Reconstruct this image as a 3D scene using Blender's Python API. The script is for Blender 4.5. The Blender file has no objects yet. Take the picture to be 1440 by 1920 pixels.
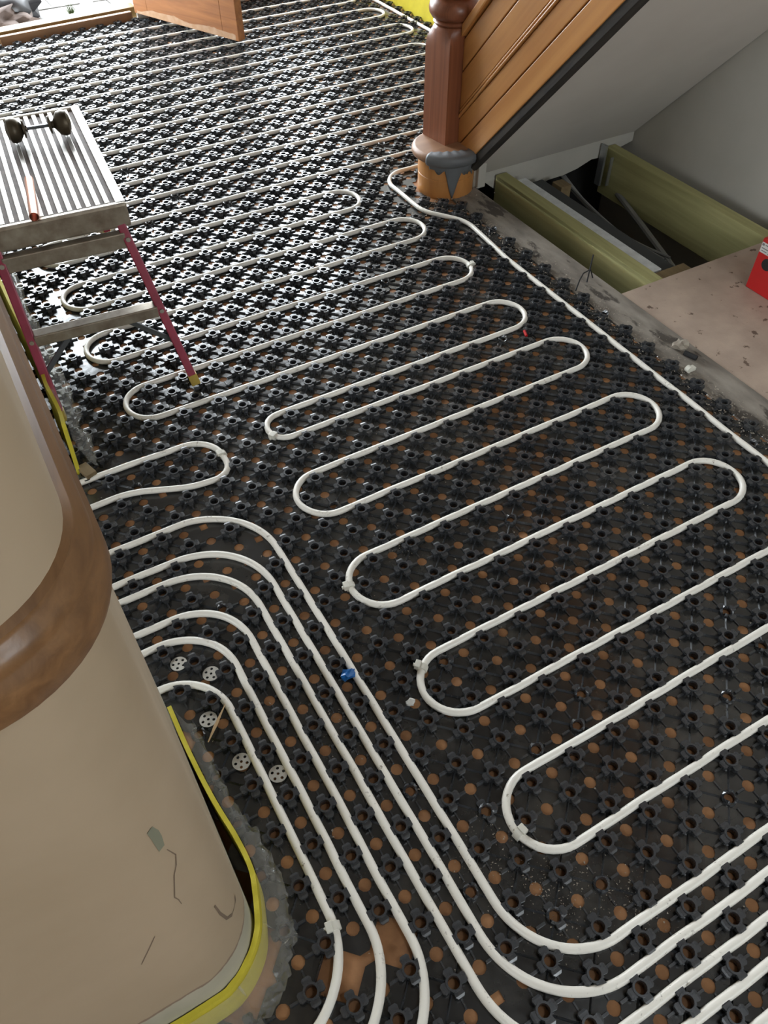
import bpy, bmesh, math, random
from mathutils import Vector, Matrix, noise as mnoise

random.seed(7)
sc = bpy.context.scene
COL = sc.collection
U = 0.05                       # half the nub pitch: nubs and holes alternate on a 50 mm grid

# ------------------------------------------------------------------ camera
cam_d = bpy.data.cameras.new('camera')
cam = bpy.data.objects.new('camera', cam_d)
COL.objects.link(cam)
cam_d.sensor_fit = 'VERTICAL'
cam_d.sensor_height = 24.0
cam_d.lens = 1467.56 * 24.0 / 1920.0
cam_d.clip_start = 0.02
cam_d.clip_end = 200
RIGHT = Vector((0.86988583, -0.49322176, -0.00550586))
DOWN = Vector((-0.37158687, -0.64793833, -0.66490508))
FWD = Vector((0.3243782, 0.58043742, -0.74690757))
CAM = Vector((-0.2190963, -0.3801677, 1.4268287))
cam.matrix_world = Matrix((
    (RIGHT.x, -DOWN.x, -FWD.x, CAM.x),
    (RIGHT.y, -DOWN.y, -FWD.y, CAM.y),
    (RIGHT.z, -DOWN.z, -FWD.z, CAM.z),
    (0, 0, 0, 1)))
sc.camera = cam

# ------------------------------------------------------------------ world, daylight, exposure
w = bpy.data.worlds.new('overcast_sky')
sc.world = w
w.use_nodes = True
bg = w.node_tree.nodes['Background']
bg.inputs[0].default_value = (0.87, 0.945, 1.0, 1)
bg.inputs[1].default_value = 20.0

def portal(name, loc, rot, sx, sy):
    d = bpy.data.lights.new(name, 'AREA')
    d.shape = 'RECTANGLE'; d.size = sx; d.size_y = sy
    d.cycles.is_portal = True
    o = bpy.data.objects.new(name, d); COL.objects.link(o)
    o.location = loc; o.rotation_euler = rot
    return o
H90 = math.pi / 2
portal('daylight_front_door', (0.4, 4.80, 1.22), (-H90, 0, 0), 1.24, 2.44)
portal('daylight_front_window', (1.69, 4.80, 1.41), (-H90, 0, 0), 1.26, 1.98)
portal('daylight_side_room', (-3.22, 0.65, 1.45), (0, -H90, 0), 1.5, 0.9)
portal('daylight_added_roof_opening', (0.7, -0.95, 2.70), (0, 0, 0), 0.5, 0.4)  # added unseen ceiling opening, gives the near floor extra light from above
portal('daylight_added_back_opening', (1.3, -3.2, 1.6), (H90, 0, 0), 1.0, 1.0)  # portal of the added back opening that brightens the soffit
portal('daylight_kitchen', (-3.22, -1.8, 1.5), (0, -H90, 0), 1.0, 0.8)

vs = sc.view_settings
vs.view_transform = 'Standard'
vs.look = 'None'
vs.gamma = 1.0
vs.use_curve_mapping = False
vs.exposure = 0.0
sc.display_settings.display_device = 'sRGB'
sc.cycles.use_denoising = True
sc.cycles.max_bounces = 8
sc.cycles.diffuse_bounces = 5

# ------------------------------------------------------------------ materials
def nodes_of(name):
    m = bpy.data.materials.new(name); m.use_nodes = True
    nt = m.node_tree
    return m, nt, nt.nodes['Principled BSDF']

def ramp(nt, stops):
    r = nt.nodes.new('ShaderNodeValToRGB')
    el = r.color_ramp.elements
    while len(el) < len(stops): el.new(0.5)
    for e, (p, c) in zip(el, stops):
        e.position = p; e.color = (c[0], c[1], c[2], 1)
    return r

def coords(nt, scale):
    tc = nt.nodes.new('ShaderNodeTexCoord')
    mp = nt.nodes.new('ShaderNodeMapping')
    mp.inputs['Scale'].default_value = scale
    nt.links.new(tc.outputs['Object'], mp.inputs['Vector'])
    return mp

def noise_tex(nt, vec, scale, detail=4, rough=0.55, dist=0.0):
    n = nt.nodes.new('ShaderNodeTexNoise')
    n.inputs['Scale'].default_value = scale
    n.inputs['Detail'].default_value = detail
    n.inputs['Roughness'].default_value = rough
    n.inputs['Distortion'].default_value = dist
    nt.links.new(vec.outputs[0], n.inputs['Vector'])
    return n

def add_bump(nt, p, height, strength, dist=0.002):
    b = nt.nodes.new('ShaderNodeBump')
    b.inputs['Strength'].default_value = strength
    b.inputs['Distance'].default_value = dist
    nt.links.new(height, b.inputs['Height'])
    nt.links.new(b.outputs[0], p.inputs['Normal'])

def mixcol(nt, fac, a, b):
    m = nt.nodes.new('ShaderNodeMix'); m.data_type = 'RGBA'
    nt.links.new(fac, m.inputs[0])
    for s, v in ((6, a), (7, b)):
        if isinstance(v, tuple): m.inputs[s].default_value = (*v, 1)
        else: nt.links.new(v, m.inputs[s])
    return m.outputs[2]

def plain(name, c, c2=None, rough=0.5, metal=0.0, scale=6.0, spread=0.25, bump=0.0, bscale=60.0, spec=0.5, stretch=(1, 1, 1)):
    m, nt, p = nodes_of(name)
    p.inputs['Roughness'].default_value = rough
    p.inputs['Metallic'].default_value = metal
    p.inputs['Specular IOR Level'].default_value = spec
    mp = coords(nt, stretch)
    n = noise_tex(nt, mp, scale, 5)
    c2 = c2 or tuple(x * 0.8 for x in c)
    r = ramp(nt, [(0.5 - spread, c2), (0.5 + spread, c)])
    nt.links.new(n.outputs['Fac'], r.inputs[0])
    nt.links.new(r.outputs[0], p.inputs['Base Color'])
    if bump:
        n2 = noise_tex(nt, mp, bscale, 3)
        add_bump(nt, p, n2.outputs['Fac'], bump)
    return m

def wood(name, light, dark, axis=0, rough=0.4, across=28.0, along=1.6, knots=None, spec=0.5):
    m, nt, p = nodes_of(name)
    p.inputs['Roughness'].default_value = rough
    p.inputs['Specular IOR Level'].default_value = spec
    s = [across] * 3; s[axis] = along
    mp = coords(nt, tuple(s))
    n = noise_tex(nt, mp, 1.0, 6, 0.6, 0.6)
    r = ramp(nt, [(0.3, dark), (0.5, tuple((a + b) / 2 for a, b in zip(light, dark))), (0.72, light)])
    nt.links.new(n.outputs['Fac'], r.inputs[0])
    s2 = [across * 4] * 3; s2[axis] = along * 3
    mp2 = coords(nt, tuple(s2))
    n2 = noise_tex(nt, mp2, 1.0, 3)
    col = mixcol(nt, n2.outputs['Fac'], r.outputs[0], tuple(x * 0.8 for x in dark))
    mm = col.node
    mul = nt.nodes.new('ShaderNodeMath'); mul.operation = 'MULTIPLY'; mul.inputs[1].default_value = 0.35
    nt.links.new(n2.outputs['Fac'], mul.inputs[0]); nt.links.new(mul.outputs[0], mm.inputs[0])
    if knots:
        mp3 = coords(nt, (1, 1, 1))
        v = nt.nodes.new('ShaderNodeTexVoronoi'); v.inputs['Scale'].default_value = knots
        nt.links.new(mp3.outputs[0], v.inputs['Vector'])
        rk = ramp(nt, [(0.06, (1, 1, 1)), (0.13, (0, 0, 0))])
        nt.links.new(v.outputs['Distance'], rk.inputs[0])
        col = mixcol(nt, rk.outputs[0], col, tuple(x * 0.35 for x in dark))
    nt.links.new(col, p.inputs['Base Color'])
    add_bump(nt, p, n2.outputs['Fac'], 0.12, 0.001)
    return m

def plastic_mat(name='black_plastic', c=(0.019, 0.019, 0.0185), r0=0.14, r1=0.27, dust=(0.075, 0.070, 0.061)):
    m, nt, p = nodes_of(name)
    p.inputs['Specular IOR Level'].default_value = 0.9
    mp = coords(nt, (1, 1, 1))
    n = noise_tex(nt, mp, 5.0, 6, 0.65)
    r = ramp(nt, [(0.48, c), (0.78, dust)])
    nt.links.new(n.outputs['Fac'], r.inputs[0])
    nt.links.new(r.outputs[0], p.inputs['Base Color'])
    n2 = noise_tex(nt, mp, 26.0, 4, 0.6)
    rr = nt.nodes.new('ShaderNodeMapRange')
    rr.inputs[3].default_value = r0; rr.inputs[4].default_value = r1
    nt.links.new(n2.outputs['Fac'], rr.inputs[0])
    nt.links.new(rr.outputs[0], p.inputs['Roughness'])
    add_bump(nt, p, n2.outputs['Fac'], 0.06, 0.002)
    return m

def pipe_mat():
    m, nt, p = nodes_of('white_pipe_plastic')
    p.inputs['Roughness'].default_value = 0.38
    mp = coords(nt, (1, 1, 1))
    n = noise_tex(nt, mp, 95.0, 3, 0.7)
    r = ramp(nt, [(0.61, (0.80, 0.76, 0.675)), (0.69, (0.24, 0.20, 0.155))])
    nt.links.new(n.outputs['Fac'], r.inputs[0])
    n2 = noise_tex(nt, mp, 7.0, 4)
    rr = ramp(nt, [(0.45, (0, 0, 0)), (0.65, (1, 1, 1))])
    nt.links.new(n2.outputs['Fac'], rr.inputs[0])
    col = mixcol(nt, rr.outputs[0], (0.82, 0.78, 0.70), r.outputs[0])
    nt.links.new(col, p.inputs['Base Color'])
    return m

def near_wall_mat():
    m, nt, p = nodes_of('old_plaster_with_skirting_line')
    p.inputs['Roughness'].default_value = 0.7
    mp = coords(nt, (1, 1, 1))
    n = noise_tex(nt, mp, 3.0, 5)
    r = ramp(nt, [(0.3, (0.37, 0.285, 0.185)), (0.7, (0.44, 0.345, 0.235))])
    nt.links.new(n.outputs['Fac'], r.inputs[0])
    low = ramp(nt, [(0.35, (0.38, 0.36, 0.27)), (0.62, (0.45, 0.42, 0.32)), (0.65, (0.25, 0.18, 0.13))])
    n4 = noise_tex(nt, mp, 9.0, 3)
    nt.links.new(n4.outputs['Fac'], low.inputs[0])
    sep = nt.nodes.new('ShaderNodeSeparateXYZ')
    nt.links.new(mp.outputs[0], sep.inputs[0])
    n3 = noise_tex(nt, mp, 30.0, 4)
    ad = nt.nodes.new('ShaderNodeMath'); ad.operation = 'MULTIPLY_ADD'
    ad.inputs[1].default_value = 0.022
    nt.links.new(n3.outputs['Fac'], ad.inputs[0]); nt.links.new(sep.outputs['Z'], ad.inputs[2])
    # old skirting height: pale bare paint below, a brown ragged line, plaster above
    sel = nt.nodes.new('ShaderNodeMapRange'); sel.inputs[1].default_value = 0.196; sel.inputs[2].default_value = 0.198
    nt.links.new(ad.outputs[0], sel.inputs[0])
    sel2 = nt.nodes.new('ShaderNodeMapRange'); sel2.inputs[1].default_value = 0.204; sel2.inputs[2].default_value = 0.206
    nt.links.new(ad.outputs[0], sel2.inputs[0])
    c1 = mixcol(nt, sel.outputs[0], low.outputs[0], (0.24, 0.17, 0.12))
    c2 = mixcol(nt, sel2.outputs[0], c1, r.outputs[0])
    nt.links.new(c2, p.inputs['Base Color'])
    add_bump(nt, p, n3.outputs['Fac'], 0.08, 0.002)
    return m

def film_mat():
    m, nt, p = nodes_of('clear_film')
    out = nt.nodes['Material Output']
    tr = nt.nodes.new('ShaderNodeBsdfTransparent')
    tr.inputs[0].default_value = (0.93, 0.93, 0.90, 1)
    mx = nt.nodes.new('ShaderNodeMixShader')
    mx.inputs[0].default_value = 0.16
    p.inputs['Base Color'].default_value = (0.75, 0.73, 0.68, 1)
    p.inputs['Roughness'].default_value = 0.12
    nt.links.new(tr.outputs[0], mx.inputs[1]); nt.links.new(p.outputs[0], mx.inputs[2])
    nt.links.new(mx.outputs[0], out.inputs[0])
    return m

def glass_mat():
    m, nt, p = nodes_of('window_glass')
    out = nt.nodes['Material Output']
    tr = nt.nodes.new('ShaderNodeBsdfTransparent')
    gl = nt.nodes.new('ShaderNodeBsdfGlossy'); gl.inputs['Roughness'].default_value = 0.03
    mx = nt.nodes.new('ShaderNodeMixShader'); mx.inputs[0].default_value = 0.12
    nt.links.new(tr.outputs[0], mx.inputs[1]); nt.links.new(gl.outputs[0], mx.inputs[2])
    nt.links.new(mx.outputs[0], out.inputs[0])
    return m

M = {}
M['mat'] = plastic_mat()
M['nub'] = plastic_mat('lit_scuffed_plastic', (0.031, 0.033, 0.0365), 0.18, 0.38, (0.06, 0.058, 0.054))  # same plastic as the sheet, lightened for scuffs and light on raised parts
M['pipe'] = pipe_mat()
M['clip'] = plain('clip_plastic', (0.72, 0.69, 0.60), rough=0.45)
M['sub'] = plain('brown_hardboard', (0.44, 0.215, 0.09), (0.20, 0.09, 0.036), rough=0.75, scale=17, bump=0.3)
M['strip'] = wood('grey_old_board', (0.34, 0.30, 0.25), (0.13, 0.11, 0.09), axis=1, rough=0.8, across=40, along=3)
M['chip'] = plain('chipboard', (0.47, 0.36, 0.27), (0.37, 0.28, 0.21), rough=0.75, scale=9, bump=0.25, bscale=180)
def stained(name, c, c2, spot, thr, scale, stretch=(1, 1, 1), fine=9):
    m, nt, p = nodes_of(name)
    p.inputs['Roughness'].default_value = 0.78
    mp = coords(nt, stretch)
    n = noise_tex(nt, mp, fine, 5); r = ramp(nt, [(0.3, c2), (0.7, c)])
    nt.links.new(n.outputs['Fac'], r.inputs[0])
    n2 = noise_tex(nt, mp, scale, 5, 0.6); r2 = ramp(nt, [(thr, (0, 0, 0)), (thr + 0.035, (1, 1, 1))])
    nt.links.new(n2.outputs['Fac'], r2.inputs[0])
    nt.links.new(mixcol(nt, r2.outputs[0], r.outputs[0], spot), p.inputs['Base Color'])
    n3 = noise_tex(nt, mp, 160, 3); add_bump(nt, p, n3.outputs['Fac'], 0.25)
    return m
M['chip'] = stained('stained_chipboard', (0.47, 0.36, 0.28), (0.36, 0.27, 0.21), (0.13, 0.085, 0.06), 0.625, 22)
M['strip'] = stained('grey_old_board', (0.34, 0.30, 0.25), (0.13, 0.108, 0.088), (0.075, 0.062, 0.05), 0.55, 9, (1.0, 0.35, 1), 16)
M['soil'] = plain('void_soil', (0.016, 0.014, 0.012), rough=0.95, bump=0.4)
M['plaster'] = plain('white_plaster', (0.47, 0.445, 0.39), (0.40, 0.38, 0.33), rough=0.8, scale=4, bump=0.06, bscale=25)
M['soffit'] = plain('soffit_plaster', (0.64, 0.60, 0.54), (0.57, 0.53, 0.475), rough=0.75, scale=3, bump=0.05, bscale=20)
M['hallwall'] = plain('hall_wall_paint', (0.50, 0.48, 0.44), rough=0.8, scale=3)
M['ceil'] = plain('ceiling_boards', (0.28, 0.26, 0.23), rough=0.85, scale=3)
M['near'] = near_wall_mat()
M['rail'] = wood('stained_rail', (0.27, 0.142, 0.060), (0.135, 0.066, 0.027), axis=1, rough=0.33, across=60, along=6)
M['pine'] = wood('varnished_pine', (0.62, 0.30, 0.095), (0.46, 0.19, 0.05), axis=0, rough=0.32, across=22, along=1.2, knots=3.2)
M['pinedk'] = wood('dark_groove_pine', (0.20, 0.08, 0.03), (0.10, 0.04, 0.015), axis=0, rough=0.5)
M['pinebase'] = wood('pine_riser', (0.60, 0.28, 0.085), (0.42, 0.17, 0.045), axis=2, rough=0.4, across=18, along=4)
M['newel'] = wood('mahogany_newel', (0.32, 0.115, 0.055), (0.17, 0.055, 0.025), axis=2, rough=0.32, across=45, along=1.5)
M['tread'] = wood('worn_tread', (0.40, 0.22, 0.12), (0.25, 0.12, 0.06), axis=0, rough=0.45)
M['door'] = wood('oak_door', (0.42, 0.165, 0.05), (0.22, 0.08, 0.024), axis=0, rough=0.42, across=34, along=2.5)
M['wornwood'] = plain('bleached_wood', (0.46, 0.30, 0.19), (0.36, 0.19, 0.09), rough=0.8, scale=30)
M['darkwood'] = wood('dirty_black_timber', (0.055, 0.045, 0.035), (0.015, 0.012, 0.010), axis=0, rough=0.9, across=60, along=8)
M['joist'] = wood('treated_joist', (0.47, 0.43, 0.20), (0.29, 0.275, 0.11), axis=1, rough=0.7, across=30, along=1.6, knots=2.6)
M['oldjoist'] = wood('brown_timber', (0.26, 0.19, 0.09), (0.15, 0.10, 0.05), axis=1, rough=0.8)
M['foil'] = plain('foil', (0.86, 0.88, 0.88), (0.6, 0.62, 0.62), rough=0.4, metal=0.25, scale=30, bump=0.8, bscale=70)
M['greymetal'] = plain('grey_board', (0.045, 0.048, 0.048), rough=0.6)
M['galv'] = plain('galvanised', (0.55, 0.57, 0.58), rough=0.4, metal=0.9, scale=40)
M['cable'] = plain('grey_cable', (0.24, 0.24, 0.23), rough=0.5)
M['alu'] = plain('worn_aluminium', (0.52, 0.50, 0.47), (0.30, 0.27, 0.24), rough=0.42, metal=0.7, scale=24, bump=0.1)
M['alubrown'] = plain('stained_aluminium', (0.42, 0.37, 0.29), (0.18, 0.13, 0.09), rough=0.42, metal=0.5, scale=26, stretch=(1, 1, 1))
M['groove'] = plain('dirty_groove', (0.21, 0.15, 0.12), (0.12, 0.085, 0.07), rough=0.7, scale=30)
M['red'] = plain('maroon_paint', (0.36, 0.035, 0.075), (0.24, 0.022, 0.045), rough=0.4, scale=22)
M['yellowcap'] = plain('yellow_rubber', (0.50, 0.36, 0.05), (0.30, 0.20, 0.03), rough=0.6, scale=30)
M['steel'] = plain('grey_steel', (0.16, 0.17, 0.18), rough=0.45, metal=0.6)
M['rivet'] = plain('rivet_metal', (0.7, 0.66, 0.58), rough=0.35, metal=0.9)
M['washer'] = plain('washer_metal', (0.74, 0.72, 0.66), (0.60, 0.57, 0.51), rough=0.33, metal=0.75, scale=30)
M['copper'] = plain('copper_tube', (0.72, 0.36, 0.25), (0.55, 0.25, 0.17), rough=0.3, metal=0.9, scale=30)
M['bronze'] = plain('aged_bronze', (0.12, 0.09, 0.055), (0.05, 0.04, 0.025), rough=0.4, metal=0.6, scale=20)
M['foam'] = plain('yellow_foam', (0.66, 0.56, 0.040), (0.54, 0.45, 0.03), rough=0.7, scale=18, bump=0.3, bscale=140)
M['film'] = film_mat()
M['glass'] = glass_mat()
M['tape'] = plain('grey_tape', (0.15, 0.157, 0.162), (0.11, 0.115, 0.12), rough=0.5, scale=14, bump=0.1)
M['redbox'] = plain('red_case', (0.55, 0.012, 0.012), (0.46, 0.01, 0.01), rough=0.5)
M['label'] = plain('sticker_paper', (0.72, 0.71, 0.68), rough=0.6)
M['ink'] = plain('grey_ink', (0.20, 0.20, 0.20), rough=0.7)
M['black'] = plain('matt_black', (0.012, 0.012, 0.013), rough=0.7)
M['blue'] = plain('blue_plastic', (0.012, 0.13, 0.42), rough=0.3)
M['crumb'] = plain('plaster_crumb', (0.42, 0.37, 0.30), (0.24, 0.20, 0.16), rough=0.9, scale=40, bump=0.5)
M['splinter'] = wood('pale_splinter', (0.62, 0.44, 0.26), (0.45, 0.29, 0.15), axis=1, rough=0.7)
M['sill'] = plain('ochre_sill', (0.17, 0.105, 0.025), (0.11, 0.065, 0.016), rough=0.5, scale=10, stretch=(0.3, 2, 2))
M['batten'] = wood('threshold_batten', (0.30, 0.15, 0.06), (0.16, 0.08, 0.035), axis=0, rough=0.5)
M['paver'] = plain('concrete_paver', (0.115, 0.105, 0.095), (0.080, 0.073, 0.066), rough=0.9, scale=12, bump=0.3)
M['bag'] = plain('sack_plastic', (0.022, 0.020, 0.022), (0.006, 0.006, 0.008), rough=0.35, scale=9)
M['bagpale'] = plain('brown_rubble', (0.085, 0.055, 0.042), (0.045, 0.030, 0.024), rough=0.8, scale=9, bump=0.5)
M['whitewood'] = plain('white_timber', (0.62, 0.60, 0.56), rough=0.6)
M['grass'] = plain('weed_green', (0.06, 0.085, 0.018), (0.035, 0.055, 0.012), rough=0.7)
M['scuff'] = plain('green_scuff', (0.23, 0.235, 0.165), rough=0.8)
M['crack'] = plain('crack_brown', (0.20, 0.145, 0.10), rough=0.9)

# ------------------------------------------------------------------ mesh helpers
def link(o, parent=None):
    COL.objects.link(o)
    if parent is not None: o.parent = parent
    return o

class MB:
    def __init__(s): s.v = []; s.f = []
    def add(s, vs, fs):
        b = len(s.v); s.v += [tuple(p) for p in vs]; s.f += [tuple(b + i for i in f) for f in fs]
        return s
    def box(s, x0, x1, y0, y1, z0, z1):
        return s.add([(x0, y0, z0), (x1, y0, z0), (x1, y1, z0), (x0, y1, z0), (x0, y0, z1), (x1, y0, z1), (x1, y1, z1), (x0, y1, z1)],
                     [(0, 3, 2, 1), (4, 5, 6, 7), (0, 1, 5, 4), (1, 2, 6, 5), (2, 3, 7, 6), (3, 0, 4, 7)])
    def prism(s, pts, z0, z1):      # plan polygon, counter-clockwise
        n = len(pts)
        vs = [(x, y, z0) for x, y in pts] + [(x, y, z1) for x, y in pts]
        return s.add(vs, [tuple(range(n - 1, -1, -1)), tuple(range(n, 2 * n))] + [(i, (i + 1) % n, n + (i + 1) % n, n + i) for i in range(n)])
    def bar(s, a, b, wx, wy, up=(0, 0, 1)):     # rectangular bar from a to b
        a, b = Vector(a), Vector(b); t = (b - a).normalized()
        sd = t.cross(Vector(up)).normalized(); u = sd.cross(t).normalized()
        vs = []
        for p in (a, b):
            for (i, j) in ((-1, -1), (1, -1), (1, 1), (-1, 1)):
                vs.append(p + sd * (i * wx / 2) + u * (j * wy / 2))
        return s.add(vs, [(0, 1, 2, 3), (7, 6, 5, 4), (0, 4, 5, 1), (1, 5, 6, 2), (2, 6, 7, 3), (3, 7, 4, 0)])
    def lathe(s, prof, seg=24, c=(0, 0), cap=True):
        vs = []; n = len(prof)
        for r, z in prof:
            for k in range(seg):
                a = 2 * math.pi * k / seg
                vs.append((c[0] + r * math.cos(a), c[1] + r * math.sin(a), z))
        fs = [(i * seg + k, i * seg + (k + 1) % seg, (i + 1) * seg + (k + 1) % seg, (i + 1) * seg + k) for i in range(n - 1) for k in range(seg)]
        if cap: fs += [tuple(range(seg - 1, -1, -1)), tuple(range((n - 1) * seg, n * seg))]
        return s.add(vs, fs)
    def tube(s, path, r, seg=10, cap=True, closed=False):
        n = len(path); P = [Vector(p) for p in path]; vs = []
        for i in range(n):
            t = (P[min(i + 1, n - 1)] - P[max(i - 1, 0)]).normalized()
            ref = Vector((0, 0, 1)) if abs(t.z) < 0.9 else Vector((1, 0, 0))
            sd = t.cross(ref).normalized(); u = sd.cross(t)
            rr = r[i] if isinstance(r, (list, tuple)) else r
            for k in range(seg):
                a = 2 * math.pi * k / seg
                vs.append(P[i] + (sd * math.cos(a) + u * math.sin(a)) * rr)
        fs = [(i * seg + k, (i + 1) * seg + k, (i + 1) * seg + (k + 1) % seg, i * seg + (k + 1) % seg) for i in range(n - 1) for k in range(seg)]
        if cap: fs += [tuple(range(seg)), tuple(range(n * seg - 1, (n - 1) * seg - 1, -1))]
        return s.add(vs, fs)
    def mesh(s, name, mats, smooth=False, bevel=0.0, mi=None):
        me = bpy.data.meshes.new(name)
        me.from_pydata(s.v, [], s.f)
        for m in (mats if isinstance(mats, (list, tuple)) else [mats]): me.materials.append(m)
        if mi: me.polygons.foreach_set('material_index', mi)
        bm = bmesh.new(); bm.from_mesh(me)
        bmesh.ops.recalc_face_normals(bm, faces=bm.faces[:])
        if bevel:
            bmesh.ops.bevel(bm, geom=[e for e in bm.edges if e.is_manifold and e.calc_face_angle(0) > 0.6], offset=bevel, segments=2, profile=0.6, affect='EDGES', clamp_overlap=True)
        bm.to_mesh(me); bm.free()
        if smooth:
            me.polygons.foreach_set('use_smooth', [True] * len(me.polygons))
            try: me.set_sharp_from_angle(angle=0.7)
            except Exception: pass
        me.update()
        return me
    def obj(s, name, mats, parent=None, smooth=False, bevel=0.0, loc=None, rot=None, mi=None):
        o = bpy.data.objects.new(name, s.mesh(name, mats, smooth, bevel, mi))
        if loc: o.location = loc
        if rot: o.rotation_euler = rot
        return link(o, parent)

def thing(name, label, cat, loc=(0, 0, 0), rot=(0, 0, 0), group=None):
    o = bpy.data.objects.new(name, None); link(o)
    o.empty_display_size = 0.05
    o.location = loc; o.rotation_euler = rot
    o['label'] = label; o['category'] = cat
    if group: o['group'] = group
    return o
def tag(o, label, cat, group=None, kind=None):
    o['label'] = label; o['category'] = cat
    if group: o['group'] = group
    if kind: o['kind'] = kind
    return o
def struct(o, label, cat):
    o['kind'] = 'structure'; o['label'] = label; o['category'] = cat
    return o

def wy(n):                       # the mat panels creep a little towards the front door
    return U * (n + 0.0003 * max(0.0, n - 20.0) ** 2)

# ------------------------------------------------------------------ the room
XR = 2.40        # wall under and beside the stairs
YF = 4.62        # front wall, inner face
ZC = 2.62
fl = MB()
fl.box(-3.2, 1.40, -3.0, YF, -0.022, 0.0)
fl.box(1.40, XR, 2.09, YF, -0.022, 0.0)
nb = len(fl.f)
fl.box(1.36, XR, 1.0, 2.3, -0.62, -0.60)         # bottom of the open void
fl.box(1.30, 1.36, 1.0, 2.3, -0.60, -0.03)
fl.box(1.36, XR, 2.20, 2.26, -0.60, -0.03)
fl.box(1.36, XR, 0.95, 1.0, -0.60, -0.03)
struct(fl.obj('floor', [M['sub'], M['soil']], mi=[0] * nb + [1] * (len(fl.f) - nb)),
       'brown board subfloor showing through the mat holes', 'floor')

cg = MB()
for (a, b, c, d) in ((-3.2, 0.45, -3.0, YF + 0.3), (0.95, XR + .1, -3.0, YF + 0.3), (0.45, 0.95, -3.0, -1.15), (0.45, 0.95, -0.75, YF + 0.3)): cg.box(a, b, c, d, ZC, ZC + 0.05)
struct(cg.obj('ceiling', M['ceil']), 'plain pale ceiling above the hall', 'ceiling')
struct(MB().box(XR, XR + 0.1, -3.0, YF + 0.3, -0.6, ZC).obj('wall_right', M['plaster']),
       'off-white plaster wall under the stairs', 'wall')
fw = MB()
fw.box(-3.2, -0.22, YF, YF + 0.22, -0.1, ZC); fw.box(1.03, 1.06, YF, YF + 0.22, -0.1, ZC)
fw.box(1.06, 2.32, YF, YF + 0.22, -0.1, 0.42); fw.box(1.06, 2.32, YF, YF + 0.22, 2.4, ZC)
fw.box(2.32, XR, YF, YF + 0.22, -0.1, ZC); fw.box(-0.22, 1.03, YF, YF + 0.22, 2.44, ZC)
struct(fw.obj('wall_front', M['hallwall']), 'front wall with the street door opening', 'wall')
wl = MB()
wl.box(-0.36, -0.238, 1.24, YF, 0, ZC)                                  # hall wall past the doorway
wl.box(-3.2, -3.1, -3.0, -2.2, 0, ZC); wl.box(-3.2, -3.1, -1.4, 0.2, 0, ZC)
wl.box(-3.2, -3.1, -2.2, -1.4, 0, 1.0); wl.box(-3.2, -3.1, -2.2, -1.4, 2.0, ZC)
wl.box(-3.2, -3.1, 1.1, 3.6, 0, ZC); wl.box(-3.2, -3.1, 0.2, 1.1, 0, 0.7); wl.box(-3.2, -3.1, 0.2, 1.1, 2.2, ZC)
wl.box(-3.1, -0.36, 3.5, 3.6, 0, ZC)
struct(wl.obj('wall_left', M['hallwall']), 'left hall wall beyond the doorway, behind the yellow edge strip', 'wall')
wb = MB()
wb.box(-3.2, 0.8, -3.1, -3.0, -0.02, ZC); wb.box(1.8, XR, -3.1, -3.0, -0.02, ZC); wb.box(0.8, 1.8, -3.1, -3.0, -0.02, 1.1); wb.box(0.8, 1.8, -3.1, -3.0, 2.1, ZC)
struct(wb.obj('wall_back', M['hallwall']), 'wall behind the viewer', 'wall')

# near wall end: rounded corner, old skirting line, dado rail
CX, CY, CR = -0.331, 0.042, 0.096
def corner_path(off, x_far=-3.1, y_far=0.46, seg=14):
    pts = [(x_far, CY - CR - off)]
    for k in range(seg + 1):
        a = -H90 + H90 * k / seg
        pts.append((CX + (CR + off) * math.cos(a), CY + (CR + off) * math.sin(a)))
    pts.append((CX + CR + off, y_far))
    return pts
wp = corner_path(0.0) + [(-3.1, 0.46)]
wn = struct(MB().prism(wp, 0.0, ZC).obj('wall_near', M['near'], smooth=True),
            'scuffed cream plaster wall end with a rounded corner', 'wall')
prof = [(0.0, 0.972), (0.005, 0.970), (0.014, 0.973), (0.0165, 0.982), (0.0165, 1.008), (0.0130, 1.013), (0.0130, 1.017), (0.0115, 1.026), (0.006, 1.032), (0.0055, 1.037), (0.0, 1.040)]
rm = MB(); rows = [corner_path(o) for o, z in prof]
for row, (o, z) in zip(rows, prof): rm.v += [(x, y, z) for x, y in row]
nr = len(rows[0])
for i in range(len(prof) - 1):
    for k in range(nr - 1): rm.f.append((i * nr + k, i * nr + k + 1, (i + 1) * nr + k + 1, (i + 1) * nr + k))
rm.f.append(tuple(i * nr for i in range(len(prof)))); rm.f.append(tuple(i * nr + nr - 1 for i in range(len(prof) - 1, -1, -1)))
struct(rm.obj('trim_1', M['rail'], smooth=True), 'brown stained dado rail wrapping the rounded wall end', 'dado rail')

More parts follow.
